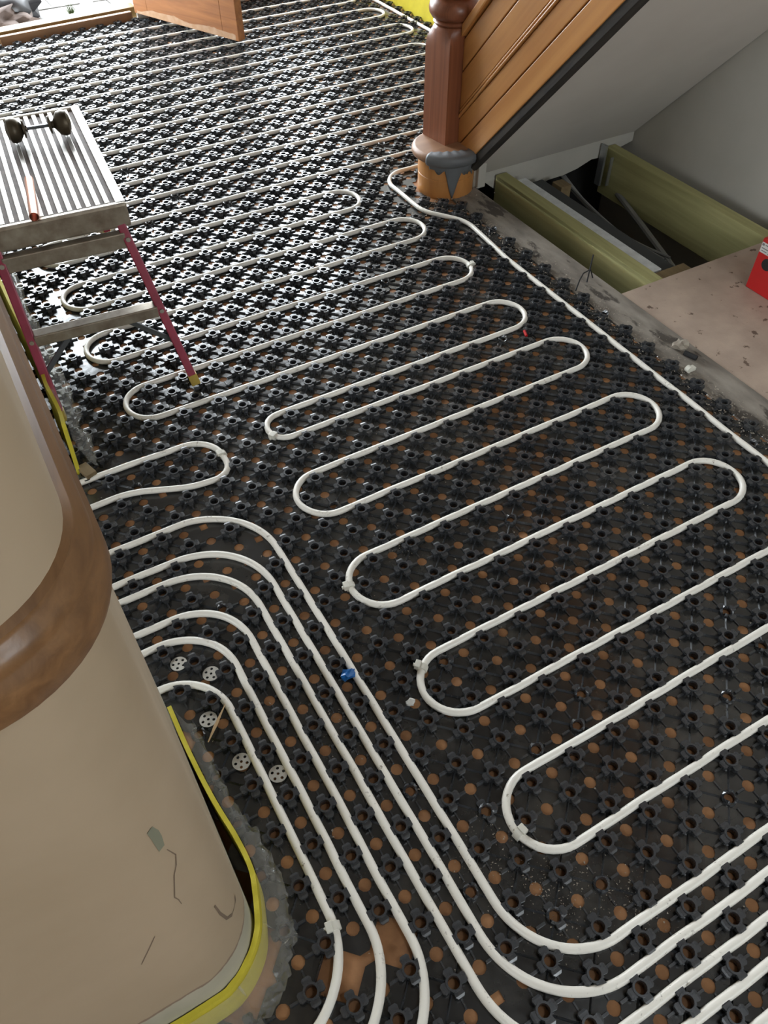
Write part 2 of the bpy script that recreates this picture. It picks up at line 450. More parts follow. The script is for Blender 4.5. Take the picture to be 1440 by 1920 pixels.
def on_wall(x, z, off=0.0006):    # point on the near wall face / rounded corner
    if x <= CX: return (x, CY - CR - off, z)
    dx = min(x - CX, CR); return (CX + dx * (1 + off / CR), CY - math.sqrt(max(0, CR * CR - dx * dx)) * (1 + off / CR), z)
def wall_mark(name, pts, width, mat, label):
    b = MB(); L = []
    for i, (x, z) in enumerate(pts):
        t = (Vector((pts[min(i + 1, len(pts) - 1)])) - Vector(pts[max(i - 1, 0)])).normalized()
        ww = width * (0.5 + 0.5 * math.sin(math.pi * (i + 0.6) / (len(pts) + 0.2)))
        for s in (-1, 1): L.append(on_wall(x - t.y * ww * s, z + t.x * ww * s))
    b.add(L, [(2 * i, 2 * i + 1, 2 * i + 3, 2 * i + 2) for i in range(len(pts) - 1)])
    o = b.obj(name, mat, wn); o['label'] = label
wall_mark('crack', [(-0.2794, 0.624), (-0.2753, 0.5947), (-0.2796, 0.5764), (-0.2856, 0.565), (-0.2963, 0.5207), (-0.2946, 0.5077), (-0.2944, 0.491)], 0.0007, M['crack'], 'thin brown crack in the plaster')
wall_mark('scratch', [(-0.334, 0.4626), (-0.3451, 0.4394), (-0.3645, 0.4006)], 0.0006, M['crack'], 'short scratch in the plaster')
wall_mark('scuff', [(-0.2828, 0.6866), (-0.2813, 0.6697), (-0.2814, 0.6556), (-0.2823, 0.6359)], 0.0045, M['scuff'], 'greenish scuff mark')
wall_mark('smear', [(-0.2684, 0.3828), (-0.2675, 0.3457), (-0.2638, 0.3027), (-0.2567, 0.2804), (-0.2467, 0.2759), (-0.2446, 0.2835)], 0.0016, M['crack'], 'brown hook-shaped smear')

# window frames of the rooms that light the hall, plus an added back opening
def window(name, x0, x1, y0, y1, z0, z1, along, label):
    t = bpy.data.objects.new(name, None); link(t); struct(t, label, 'window')
    if along == 'x':
        for (a, b, c, d) in ((x0, x1, z0, z0 + .05), (x0, x1, z1 - .05, z1), (x0, x0 + .05, z0, z1), (x1 - .05, x1, z0, z1), ((x0 + x1) / 2 - .02, (x0 + x1) / 2 + .02, z0, z1)):
            MB().box(a, b, y0, y1, c, d).obj('window_frame', M['whitewood'], t)
    else:
        for (a, b, c, d) in ((y0, y1, z0, z0 + .05), (y0, y1, z1 - .05, z1), (y0, y0 + .05, z0, z1), (y1 - .05, y1, z0, z1)):
            MB().box(x0, x1, a, b, c, d).obj('window_frame', M['whitewood'], t)
window('window_1', 1.06, 2.32, YF + .08, YF + .13, 0.42, 2.4, 'x', 'hall window beside the street door')
window('window_2', -3.18, -3.13, 0.2, 1.1, 0.7, 2.2, 'y', 'window of the side room')
window('added_back_opening', 0.8, 1.8, -3.08, -3.03, 1.1, 2.1, 'x', 'added opening behind the viewer that lightens the soffit')  # unseen opening, added to brighten the underside of the stairs
window('window_3', -3.18, -3.13, -2.2, -1.4, 1.0, 2.0, 'y', 'window behind the wall end')

# old floorboard along the edge of the mat and the chipboard deck beyond it
tag(MB().box(1.405, 1.530, -3.0, 2.02, -0.022, 0.004).obj('floorboard', M['strip'], bevel=0.002),
    'worn grey floorboard running along the right edge of the mat', 'floorboard')
cb = MB().box(1.533, XR - 0.004, -3.0, 1.170, -0.024, 0.0)
tag(cb.obj('chipboard_deck', M['chip'], bevel=0.0015), 'brown chipboard sheet under the stairs beside the open void', 'floor panel')

# ------------------------------------------------------------------ pipes
PR = 0.0080; PZ = 0.0112
def fillet(wps, step=0.012):
    """wps: (m, n, r) in grid units -> polyline in metres"""
    P = [Vector((a, b)) for a, b, r in wps]; out = [P[0].copy()]
    for i in range(1, len(P) - 1):
        r = wps[i][2]
        a = (P[i - 1] - P[i]); b = (P[i + 1] - P[i])
        la, lb = a.length, b.length; a.normalize(); b.normalize()
        ang = a.angle(b)
        if r <= 0 or ang > math.pi - 0.02: out.append(P[i].copy()); continue
        d = min(r / math.tan(ang / 2), la * 0.5001 if i > 1 else la, lb * 0.5001 if i < len(P) - 2 else lb)
        rr = d * math.tan(ang / 2)
        c = P[i] + (a + b).normalized() * (rr / math.sin(ang / 2))
        s, e = P[i] + a * d, P[i] + b * d
        a0 = math.atan2(*(s - c).yx); a1 = math.atan2(*(e - c).yx)
        da = (a1 - a0 + math.pi) % (2 * math.pi) - math.pi
        k = max(4, int(abs(da) * rr * U / step))
        for j in range(k + 1):
            t = a0 + da * j / k; out.append(c + Vector((math.cos(t), math.sin(t))) * rr)
    out.append(P[-1].copy())
    res = []
    for i in range(len(out) - 1):
        L = (out[i + 1] - out[i]).length
        k = max(1, int(L / 0.7))
        for j in range(k): res.append(out[i].lerp(out[i + 1], j / k))
    res.append(out[-1])
    fin = []
    for q in res:
        x, y = q.x * U, wy(q.y)
        v = mnoise.noise_vector(Vector((x * 9, y * 9, 3.1)))
        fin.append(Vector((x + v.x * 0.0016, y + v.y * 0.0016, PZ + abs(v.z) * 0.0015)))
    # drop duplicates
    o2 = [fin[0]]
    for q in fin[1:]:
        if (q - o2[-1]).length > 0.002: o2.append(q)
    return o2
ALLP = []
def pipe(name, wps, label, group=None):
    path = fillet(wps)
    o = MB().tube(path, PR, 12).obj(name, M['pipe'], smooth=True)
    ALLP.append(path)
    return tag(o, label, 'pipe', group)

def uturn(seq, x, ya, yb):
    r = abs(ya - yb) / 2
    seq.append((x, ya, r)); seq.append((x, yb, r))
main = [(46.2, 89, 0), (46.2, 45.0, 2.0), (25.0, 45.0, 2.0), (25.0, 38.6, 2.5), (27.0, 35.8, 3), (26.5, 30, 4), (26.6, -2.5, 2.5)]
lefts = [(4.5, -2.5, 0.5), (4.5, 3.5, 6.5), (4.4, 9.5, 12.5), (4.6, 15.5, 18.5), (5.4, 21.5, 23.5), (-0.6, 26.5, 29.5), (-1.15, 32.5, 35.5), (-1.0, 38.5, 41.5), (-1.25, 44.5, 47.5)]
rights = [(24.6, 0.5, 3.5), (24.6, 6.5, 9.5), (24.65, 12.5, 15.5), (24.6, 18.5, 21.5), (23.8, 23.5, 26.5), (23.85, 29.5, 32.5), (23.9, 35.5, 38.5), (21.9, 41.5, 44.5)]
for k in range(len(lefts)):
    uturn(main, *lefts[k])
    if k < len(rights): uturn(main, *rights[k])
for k, n in enumerate(range(47, 88, 6)):
    xr = 44.9 if n >= 71 else 43.5
    if n + 3.5 > 84: xr = 44.6
    uturn(main, xr, n + 0.5, n + 3.5)
    if n + 6.5 < 89: uturn(main, -2.2, n + 3.5, n + 6.5)
main.append((-2.2, main[-1][1], 0))
pipe('heating_pipe', main, 'long white pipe laid in serpentine loops across the whole hall')
GP = 'white pipes turning out of the left doorway'
pipe('heating_pipe', [(-13, 18.5, 0), (2.5, 18.5, 3.6), (2.5, -5.5, 2.9), (31, -5.5, 0)], 'outermost white pipe curving from the left doorway to the bottom right', GP)
pipe('heating_pipe', [(-13, 16.5, 0), (1.5, 16.5, 3.4), (1.5, -6.55, 3.4), (31, -6.5, 0)], 'second white pipe in from the outermost of the curved bundle', GP)
pipe('heating_pipe', [(-13, 15.5, 0), (0.5, 15.5, 3.2), (0.6, -7.55, 3.2), (31, -7.5, 0)], 'third white pipe in from the outside of the curved bundle', GP)
pipe('heating_pipe', [(-13, 13.5, 0), (-0.5, 13.5, 2.6), (-0.5, -5.5, 3.4), (-12, -5.5, 0)], 'white pipe bending back left at the bottom, outer of three', GP)
pipe('heating_pipe', [(-13, 12.5, 0), (-1.55, 12.5, 2.5), (-1.5, -4.4, 3.2), (-12, -4.4, 0)], 'white pipe bending back left at the bottom, middle of three', GP)
pipe('heating_pipe', [(-13, 10.5, 0), (-2.5, 10.5, 2.2), (-2.5, -3.2, 3.0), (-12, -3.2, 0)], 'innermost white pipe of the bundle, closest to the rounded wall end', GP)
pipe('heating_pipe', [(-13, 23.6, 0), (-2, 23.7, 6), (2.6, 23.6, 1.6), (2.6, 20.4, 1.5), (0.4, 20.6, 3), (-2.4, 21.8, 4), (-13, 21.5, 0)], 'short white hairpin loop poking out of the left doorway')
pipe('heating_pipe', [(-12, -8.0, 0), (1.5, -8.5, 2.0), (31, -8.5, 0)], 'white pipe crossing the bottom right corner, inner of two')
pipe('heating_pipe', [(-12, -9.4, 0), (1.5, -9.5, 2.0), (31, -9.5, 0)], 'white pipe crossing the bottom right corner, nearest the viewer')

# ------------------------------------------------------------------ heating mat
def in_mat(m, n):
    if n < -15 or n > 90 or m < -14: return False
    if n < 44 and m > 28: return False
    if m > 47: return False
    if n < 42 and m < -4 and n > 24: return False
    if m < -4 and n > 24: return False
    if m < -4 and -1 <= n <= 9: return False
    x, y = m * U, wy(n)
    if (x - 1.435) ** 2 + (y - 2.075) ** 2 < 0.132 ** 2: return False
    if n > 39 and n < 44 and m > 27: return False
    return True
def pix(x, y, z=0.0):
    d = Vector((x, y, z)) - CAM
    k = d.dot(FWD)
    if k < 0.05: return None
    return (720 + 1467.56 * d.dot(RIGHT) / k, 960 + 1467.56 * d.dot(DOWN) / k, k)
def near_frame(x, y, mar=260):
    p = pix(x, y)
    return p is not None and -mar < p[0] < 1440 + mar and -mar < p[1] < 1920 + mar

gap = {(-3, -2), (-2, -2), (-1, -2)}
cells = []; nubs = []
pgrid = {}
for P in ALLP:
    for q in P: pgrid.setdefault((int(q.x // 0.06), int(q.y // 0.06)), []).append(q)
def hits_pipe(x, y):              # nubs crushed flat where a pipe bends over them
    a, b = int(x // 0.06), int(y // 0.06)
    return any((q.x - x) ** 2 + (q.y - y) ** 2 < 0.0175 ** 2 for i in (-1, 0, 1) for j in (-1, 0, 1) for q in pgrid.get((a + i, b + j), ()))
for n in range(-15, 92):
    for m in range(-14, 49):
        if not in_mat(m, n): continue
        x, y = m * U, wy(n)
        if not near_frame(x, y): continue
        if (m, n) in gap: continue
        if not (m + n) % 2 and hits_pipe(x, y): continue
        if (m + n) % 2: cells.append((m, n, x, y))
        else: nubs.append((m, n, x, y))
mat_root = thing('heating_mat', 'black dimpled plastic heating mat holding the white pipes', 'floor mat')

# sheet: one diamond around each round hole
sh = MB(); HR = 0.0116; ZS = 0.0025
for (m, n, x, y) in cells:
    sy = (wy(n + 1) - wy(n - 1)) / (2 * U)
    outer = []
    cs = [(1, 0), (0, 1), (-1, 0), (0, -1)]
    for k in range(4):
        a, b = cs[k], cs[(k + 1) % 4]
        c = 0.175
        for f in (c, 0.5, 1 - c):
            outer.append((x + U * (a[0] * (1 - f) + b[0] * f), y + U * sy * (a[1] * (1 - f) + b[1] * f)))
    jit = random.random() * 0.5
    inner = []
    for k in range(12):
        a = 2 * math.pi * (k + 0.5) / 12 + 0.0
        a = math.atan2(outer[k][1] - y, outer[k][0] - x)
        inner.append((x + HR * math.cos(a), y + HR * math.sin(a)))
    b = len(sh.v)
    lift = 0.00015
    mid = [((o[0] + i[0]) / 2, (o[1] + i[1]) / 2) for o, i in zip(outer, inner)]
    sh.v += [(p[0], p[1], ZS) for p in outer] + [(p[0], p[1], ZS + (lift if k % 3 == 1 else lift * 0.55)) for k, p in enumerate(mid)]
    sh.v += [(p[0], p[1], ZS) for p in inner] + [(p[0], p[1], 0.0003) for p in inner]
    for r in range(3):
        for k in range(12):
            k2 = (k + 1) % 12
            sh.f.append((b + r * 12 + k, b + r * 12 + k2, b + (r + 1) * 12 + k2, b + (r + 1) * 12 + k))
sheet = sh.obj('sheet', M['mat'], mat_root)

# ribs between the nubs and stubs beside the holes
rb = MB()
def ridge(x0, y0, x1, y1, wd, h, flat):
    t = Vector((x1 - x0, y1 - y0)).normalized(); px, py = -t.y, t.x
    if flat:
        vs = []
        for (X, Y) in ((x0, y0), (x1, y1)):
            vs += [(X - px * wd, Y - py * wd, ZS), (X - px * wd * .8, Y - py * wd * .8, ZS + h), (X + px * wd * .8, Y + py * wd * .8, ZS + h), (X + px * wd, Y + py * wd, ZS)]
        rb.add(vs, [(0, 4, 5, 1), (1, 5, 6, 2), (2, 6, 7, 3), (0, 1, 2, 3), (4, 7, 6, 5)])
    else:
        vs = []
        for (X, Y) in ((x0, y0), (x1, y1)):
            vs += [(X - px * wd, Y - py * wd, ZS), (X, Y, ZS + h), (X + px * wd, Y + py * wd, ZS)]
        rb.add(vs, [(0, 3, 4, 1), (1, 4, 5, 2)])
nubset = {(m, n) for (m, n, x, y) in nubs}; cellset = {(m, n) for (m, n, x, y) in cells}
for (m, n, x, y) in nubs:
    for dm in (1, -1):
        if (m + dm, n + 1) in nubset:
            X, Y = (m + dm) * U, wy(n + 1)
            a = 0.21
            ridge(x + (X - x) * a, y + (Y - y) * a, X + (x - X) * a, Y + (y - Y) * a, 0.0021, 0.0056, False)
    for dm in (1, -1):
        if (m + dm, n) in cellset: ridge(x + dm * 0.020, y, x + dm * 0.0375, y, 0.0026, 0.0052, True)
    for dn in (1, -1):
        if (m, n + dn) in cellset: ridge(x, y + dn * 0.020, x, y + dn * 0.0375, 0.0018, 0.0026, True)
o = rb.obj('rib', M['nub'], mat_root); o['kind'] = 'stuff'

def nub_mesh(seg, simple=False, torn=0):
    b = MB(); HT = 0.0205
    ro, ri, rbse = 0.0122, 0.0090, 0.0132
    rings = [(rbse, ZS), (ro, HT * 0.5), (ro, HT), (ri, HT), (ri * 0.92, 0.004)]
    if torn: rings = [(rbse, ZS), (ro, HT * 0.35), (ro * 1.05, HT * 0.62), (ri, HT * 0.60), (ri * 0.92, 0.004)]
    rr = random.Random(torn)
    for j, (r, z) in enumerate(rings):
        for k in range(seg):
            a = 2 * math.pi * k / seg
            zz = z + (rr.uniform(-.006, .004) if torn and j in (2, 3) else 0)
            b.v.append((r * math.cos(a), r * math.sin(a), zz))
    for i in range(len(rings) - 1):
        for k in range(seg):
            b.f.append((i * seg + k, i * seg + (k + 1) % seg, (i + 1) * seg + (k + 1) % seg, (i + 1) * seg + k))
    for q in range(4):
        if torn and rr.random() < 0.5: continue
        ca, sa = math.cos(q * H90), math.sin(q * H90)
        def R(x, y, z): return (x * ca - y * sa, x * sa + y * ca, z)
        # flared lug at the top, standing on a web
        top = HT - (0.0022 if not torn else 0.007 + rr.random() * .004); bot = top - 0.0075
        pl = [(0.0105, -0.0066), (0.0172, -0.0076), (0.0205, -0.0050), (0.0205, 0.0050), (0.0172, 0.0076), (0.0105, 0.0066)]
        drop = [0, 0, 0.0006, 0.0006, 0, 0]
        vs = [R(x, y, top - d) for (x, y), d in zip(pl, drop)] + [R(x, y, bot) for x, y in pl]
        b.add(vs, [(0, 1, 4, 5), (1, 2, 3, 4), (6, 11, 10, 7), (7, 10, 9, 8)] + [(i, 6 + i, 7 + i, i + 1) for i in range(5)])
        if not simple:
            vs = [R(0.010, -0.005, bot), R(0.0175, -0.0050, bot), R(0.0175, 0.0050, bot), R(0.010, 0.005, bot),
                  R(0.012, -0.005, ZS), R(0.0182, -0.004, ZS), R(0.0182, 0.004, ZS), R(0.012, 0.005, ZS)]
            b.add(vs, [(0, 4, 5, 1), (1, 5, 6, 2), (2, 6, 7, 3)])
    b.v = [(x * 1.1, y * 1.1, z) for x, y, z in b.v]
    return b
nm_full = nub_mesh(14).mesh('nub', M['nub'])
nm_torn = [nub_mesh(14, torn=t).mesh('torn_nub', M['nub']) for t in (1, 2, 3)]
def nub_size(q):
    p = pix(q[2], q[3])
    if p is None: return 0
    inside = -10 < p[0] < 1450 and -10 < p[1] < 1930 and not (p[0] < 130 and p[1] > 1100)
    return (1e3 if inside else 0) + 100.0 / p[2]
order = sorted(nubs, key=nub_size, reverse=True)
torn_known = {(4, -4), (12, -4), (10, 2), (2, 2), (7, 1), (6, 6), (13, 11)}
for i, (m, n, x, y) in enumerate(order[:300]):
    is_torn = random.random() < 0.035 or (m, n) in torn_known
    o = bpy.data.objects.new('torn_nub' if is_torn else 'nub', random.choice(nm_torn) if is_torn else nm_full)
    o.location = (x, y, 0); link(o, mat_root)
    if is_torn: o['label'] = 'torn crushed nub'
fld = MB()
full = nub_mesh(12); simp = nub_mesh(8, simple=True); tn = nub_mesh(10, torn=2)
for (m, n, x, y) in order[300:]:
    src = (full if n < 55 else simp) if random.random() > 0.02 else tn
    fld.add([(a + x, b + y, c) for a, b, c in src.v], src.f)
o = fld.obj('nub_field', M['nub'], mat_root); o['kind'] = 'stuff'

# white clips on the pipes
def nearest(m, n):
    x, y = m * U, wy(n); best = None
    for P in ALLP:
        for i in range(1, len(P) - 1):
            d = (P[i].x - x) ** 2 + (P[i].y - y) ** 2
            if best is None or d < best[0]: best = (d, P[i], (P[i + 1] - P[i - 1]).normalized())
    return best[1], best[2]
def clip(m, n, side, label):
    c, t = nearest(m, n)
    r = thing('pipe_clip', label, 'pipe clip', c, (0, 0, math.atan2(t.y, t.x)), 'white pipe clips')
    b = MB(); b.tube([(-0.007, 0, 0), (-0.0065, 0, 0), (0.0065, 0, 0), (0.007, 0, 0)], [0.0090, 0.0116, 0.0116, 0.0090], 12)
    b.obj('band', M['clip'], r, smooth=True)
    MB().box(-0.0085, 0.0085, side * 0.009 - 0.005, side * 0.009 + 0.007, 0.000, 0.0140).obj('buckle', M['clip'], r, bevel=0.0015)
    MB().tube([(0, side * 0.010, 0.004), (0, side * 0.0195, 0.003)], 0.0038, 8).obj('lug', M['clip'], r)
clip(5.25, 22.0, 1, 'white clip on the tight left bend of the loop in mid floor')
clip(2.71, 22.07, -1, 'white clip on the tip of the short hairpin loop')
clip(4.43, 11.14, 1, 'white clip on a left bend right of the hairpin pipes')
clip(5.0, 6.28, 1, 'dirty white clip on the left bend above the blue scrap')
clip(4.57, -1.17, -1, 'square white clip on the nearest left bend')
clip(-2.58, -0.61, -1, 'white clip on the innermost curved pipe by the wall end')
clip(23.74, 30.7, -1, 'white clip on a right bend below the newel post')

# ------------------------------------------------------------------ staircase
K = 0.96                                     # y + K z is constant along the slope
stair = thing('staircase', 'pine panelled staircase with white plaster underside', 'staircase', (1.42, 2.075, 0))
sx, sy0 = 1.42, 2.075
ANG = math.atan2(1.0, K)                     # slope angle, rising towards -y
NRT = math.sqrt(1 + K * K)
E1, E2, E3 = Vector((0, -K / NRT, 1 / NRT)), Vector((0, 1 / NRT, K / NRT)), Vector((-1, 0, 0))
def slope_board(name, t0, t1, x0, x1, mat, bevel=0.0, y0=2.066, y1=-0.6):
    """board between the slope lines t0 < t1, cut plumb at y0"""
    b = MB(); vs = []
    for xx in (x0, x1):
        for (yy, tt) in ((y0, t0), (y1, t0), (y1, t1), (y0, t1)):
            p = Vector((xx - sx, yy - sy0, (tt - yy) / K)); vs.append((p.dot(E1), p.dot(E2), p.dot(E3)))
    b.add(vs, [(0, 1, 2, 3), (7, 6, 5, 4), (0, 4, 5, 1), (1, 5, 6, 2), (2, 6, 7, 3), (3, 7, 4, 0)])
    o = b.obj(name, mat, stair, bevel=bevel)
    o.matrix_local = Matrix(((E1.x, E2.x, E3.x, 0), (E1.y, E2.y, E3.y, 0), (E1.z, E2.z, E3.z, 0), (0, 0, 0, 1)))
    return o
slope_board('backing', 2.112, 2.58, 1.492, 1.510, M['pinedk'])
for a, b_ in ((2.108, 2.209), (2.215, 2.304), (2.338, 2.453), (2.459, 2.554)):
    slope_board('panel_board', a, b_, 1.475, 1.493, M['pine'], bevel=0.003)
slope_board('moulding', 2.307, 2.320, 1.469, 1.493, M['pine'], bevel=0.004)
slope_board('moulding', 2.324, 2.336, 1.473, 1.493, M['pine'], bevel=0.004)
slope_board('capping', 2.561, 2.600, 1.460, 1.525, M['pine'], bevel=0.006)
slope_board('bottom_edge', 2.072, 2.110, 1.479, 1.525, M['darkwood'], y0=2.0)
slope_board('soffit', 2.088, 2.125, 1.525, XR - 0.006, M['soffit'], y0=2.078)
slope_board('far_string', 2.10, 2.46, XR - 0.03, XR - 0.004, M['whitewood'], y0=2.2)
for k in range(12):
    z1 = 0.168 + 0.175 * k; yb = 2.20 - 0.168 * k
    b = MB().box(0.092, XR - sx - 0.035, yb - 0.168 - sy0 - 0.004, yb + 0.02 - sy0, z1 - 0.026, z1)
    b.obj('tread', M['tread'], stair, bevel=0.006)
    MB().box(0.092, XR - sx - 0.035, yb - 0.016 - sy0, yb - sy0, z1 - 0.172 if k else 0.0, z1 - 0.027).obj('riser', M['pinebase'], stair)
# plaster closing the bottom of the soffit and the painted stub by the newel
pb = MB()
x0, x1 = 0.105, XR - sx - 0.006
xs = [x0 + (x1 - x0) * i / 12 for i in range(13)]
vs = []
for i, xx in enumerate(xs):
    f = i / 12.0
    zb = -0.012 if f < 0.2 else (-0.105 if f < 0.5 else -0.105 + 0.07 * (f - 0.5) / 0.5)
    if 0.12 < f < 0.25: zb = -0.055
    zb += 0.008 * math.sin(i * 2.3)
    zt = 0.045 + 0.05 * f
    for yy in (0.0, 0.014):
        vs += [(xx, yy, zb), (xx, yy, zt)]
fs = []
for i in range(12):
    a = i * 4; c = a + 4
    fs += [(a, c, c + 1, a + 1), (a + 2, a + 3, c + 3, c + 2), (a, a + 2, c + 2, c), (a + 1, c + 1, c + 3, a + 3)]
fs += [(0, 1, 3, 2), (48, 50, 51, 49)]
pb.add(vs, fs)
pb.obj('riser_plaster', M['plaster'], stair, loc=(0, 0.005, 0))
MB().box(0.115, 0.150, -0.075, -0.045, 0.0, 0.150).obj('painted_stub', M['plaster'], stair, bevel=0.003)
MB().box(0.092, 0.115, -0.06, -0.02, 0.0, 0.15).obj('rough_stub', M['crumb'], stair, bevel=0.003)
MB().box(0.062, 0.092, -0.075, -0.03, 0.0, 0.145).obj('gap_shade_strip', M['darkwood'], stair)  # dark strip standing in for the shade in the gap beside the step

# bullnose bottom step and newel post
step = thing('bullnose_step', 'rounded pine bottom step end carrying the newel post', 'step', (1.435, 2.075, 0))
b = MB().lathe([(0.106, 0.0), (0.107, 0.070), (0.1055, 0.0715), (0.107, 0.073), (0.107, 0.137)], 40)
b.obj('riser', M['pinebase'], step, smooth=True)
b = MB().lathe([(0.108, 0.134), (0.122, 0.134), (0.130, 0.140), (0.133, 0.150), (0.131, 0.160), (0.124, 0.167), (0.118, 0.168)], 40)
b.obj('nosing', M['tread'], step, smooth=True)
NA = math.radians(7)
newel = thing('newel_post', 'dark reddish turned newel post at the foot of the stairs', 'newel post', (1.470, 2.131, 0.168), (0, 0, NA))
nh = 0.065
sq = MB()
N = 8
def sqring(h, z, rnd):               # square blended towards a circle
    pts = []
    for q in range(4):
        for k in range(N):
            f = -1 + 2 * k / N
            x, y = [(h, f * h), (-f * h, h), (-h, -f * h), (f * h, -h)][q]
            L = math.hypot(x, y); cr = min(1.0, h * 1.0 / L)
            s = 1 + (cr - 1) * rnd
            pts.append((x * s, y * s, z))
    return pts
ringz = [(nh, 0.0, 0), (nh, 0.300, 0), (nh, 0.326, 0.12), (nh, 0.345, 0.42), (nh, 0.362, 0.8), (nh * 0.98, 0.372, 1.0), (nh * 0.9, 0.376, 1.0)]
for h, z, rn in ringz: sq.v += sqring(h, z, rn)
nn = 4 * N
sq.f += [(i * nn + k, i * nn + (k + 1) % nn, (i + 1) * nn + (k + 1) % nn, (i + 1) * nn + k) for i in range(len(ringz) - 1) for k in range(nn)]
sq.f += [tuple(range(nn - 1, -1, -1)), tuple(range((len(ringz) - 1) * nn, len(ringz) * nn))]
sq.obj('square_base', M['newel'], newel, smooth=True)
tp = [(0.055, 0.374), (0.066, 0.378), (0.069, 0.383), (0.066, 0.388), (0.060, 0.391), (0.074, 0.397), (0.083, 0.410), (0.085, 0.424), (0.081, 0.440), (0.071, 0.452), (0.062, 0.457), (0.070, 0.462), (0.074, 0.470), (0.070, 0.479), (0.058, 0.486), (0.046, 0.51), (0.042, 0.56), (0.048, 0.64), (0.056, 0.72), (0.05, 0.79), (0.044, 0.82), (0.060, 0.84), (0.060, 0.86), (0.045, 0.875), (0.05, 0.9), (0.05, 1.02), (0.06, 1.03), (0.055, 1.06), (0.03, 1.08)]
MB().lathe(tp, 32).obj('turned_shaft', M['newel'], newel, smooth=True)

# grey tape over the nosing
tape = MB(); TH0, TH1 = math.radians(-158), math.radians(-60); nt_ = 34
def low(f):
    base = 0.108 + 0.010 * math.sin(f * 23) - 0.012 * f
    tng = max(0.0, 1 - abs(f - 0.50) / 0.17)
    return base - 0.088 * tng ** 0.8 - (0.012 if f > 0.82 else 0)
rowsn = 9
for i in range(nt_ + 1):
    f = i / nt_; a = TH0 + (TH1 - TH0) * f
    zl = low(f)
    inner = 0.098 - 0.022 * math.sin(f * math.pi) + 0.004 * math.sin(f * 31)
    pr = [(inner, 0.1696), (0.119, 0.1694), (0.127, 0.1672), (0.1335, 0.160), (0.1352, 0.150), (0.1335, 0.139), (0.126, 0.1305), (0.1135, 0.124), (0.1092, min(0.112, zl + 0.02)), (0.1088, zl)]
    for r, z in pr: tape.v.append((r * math.cos(a), r * math.sin(a), z))
nr = 10
for i in range(nt_):
    for k in range(nr - 1): tape.f.append((i * nr + k, (i + 1) * nr + k, (i + 1) * nr + k + 1, i * nr + k + 1))
to = tape.obj('duct_tape', M['tape'], smooth=True, loc=(1.435, 2.075, 0))
sm = to.modifiers.new('thick', 'SOLIDIFY'); sm.thickness = 0.0008; sm.offset = 1
tag(to, 'grey duct tape stuck over the rounded step nosing', 'tape')

# ------------------------------------------------------------------ open void under the stairs
GJ = 'timber joists in the open void'
def timber(name, x0, x1, y0, y1, z0, z1, mat, label, cat='joist', group=GJ):
    return tag(MB().box(0, x1 - x0, 0, y1 - y0, z0, z1).obj(name, mat, loc=(x0, y0, 0), bevel=0.002), label, cat, group)
timber('joist', 1.672, 1.722, 1.03, 2.07, -0.205, -0.006, M['joist'], 'green treated joist beside the old floorboard edge')
timber('joist', 2.240, 2.292, 1.03, 2.075, -0.215, -0.02, M['joist'], 'green treated joist along the plaster wall')
timber('timber_block', 1.90, 1.95, 1.93, 1.99, -0.19, -0.055, M['oldjoist'], 'small brown timber block beneath the white riser plaster', 'timber block')
timber('timber_noggin', 1.724, 1.875, 1.172, 1.235, -0.11, -0.024, M['oldjoist'], 'brown timber noggin at the chipboard edge', 'timber block')
ins = thing('insulation_board', 'foil-faced insulation board lying in the open void', 'insulation', (1.735, 1.245, -0.135))
MB().box(0, 0.052, 0, 0.78, 0.0, 0.11).obj('foil_face', M['foil'], ins, bevel=0.004)
MB().box(0.053, 0.14, 0, 0.78, 0.0, 0.082).obj('grey_core', M['greymetal'], ins, bevel=0.003)
hg = thing('joist_hanger', 'galvanised joist hanger by the white riser plaster', 'bracket', (2.19, 2.06, -0.1))
MB().box(0.02, 0.03, -0.02, 0.012, -0.07, 0.10).obj('flange', M['galv'], hg)
MB().box(0.03, 0.045, -0.05, -0.046, -0.06, 0.06).obj('strap', M['galv'], hg)
for k in range(5):
    pts = []
    for i in range(16):
        f = i / 15
        pts.append((2.045 + 0.012 * k * (0.4 + 0.8 * f * f) - 0.085 * f, 2.13 - 0.72 * f, -0.105 - 0.012 * (k % 2) - 0.035 * math.sin(f * math.pi) * (0.6 + 0.2 * k) - 0.03 * f))
    tag(MB().tube(pts, 0.005, 6).obj('cable', M['cable'], smooth=True), ['grey cable nearest the foil board in the void bundle', 'second grey cable from the foil board in the void bundle', 'middle grey cable of the bundle in the open void', 'second grey cable from the far joist in the void bundle', 'grey cable nearest the far joist in the void bundle'][k], 'cable', 'bundle of cables in the void')
tag(MB().tube([(2.25, 1.96, -0.18), (2.15, 1.70, -0.175), (2.05, 1.45, -0.17), (1.98, 1.28, -0.17)], 0.012, 8).obj('conduit', M['cable'], smooth=True), 'thick grey conduit slanting across the dark void', 'pipe')

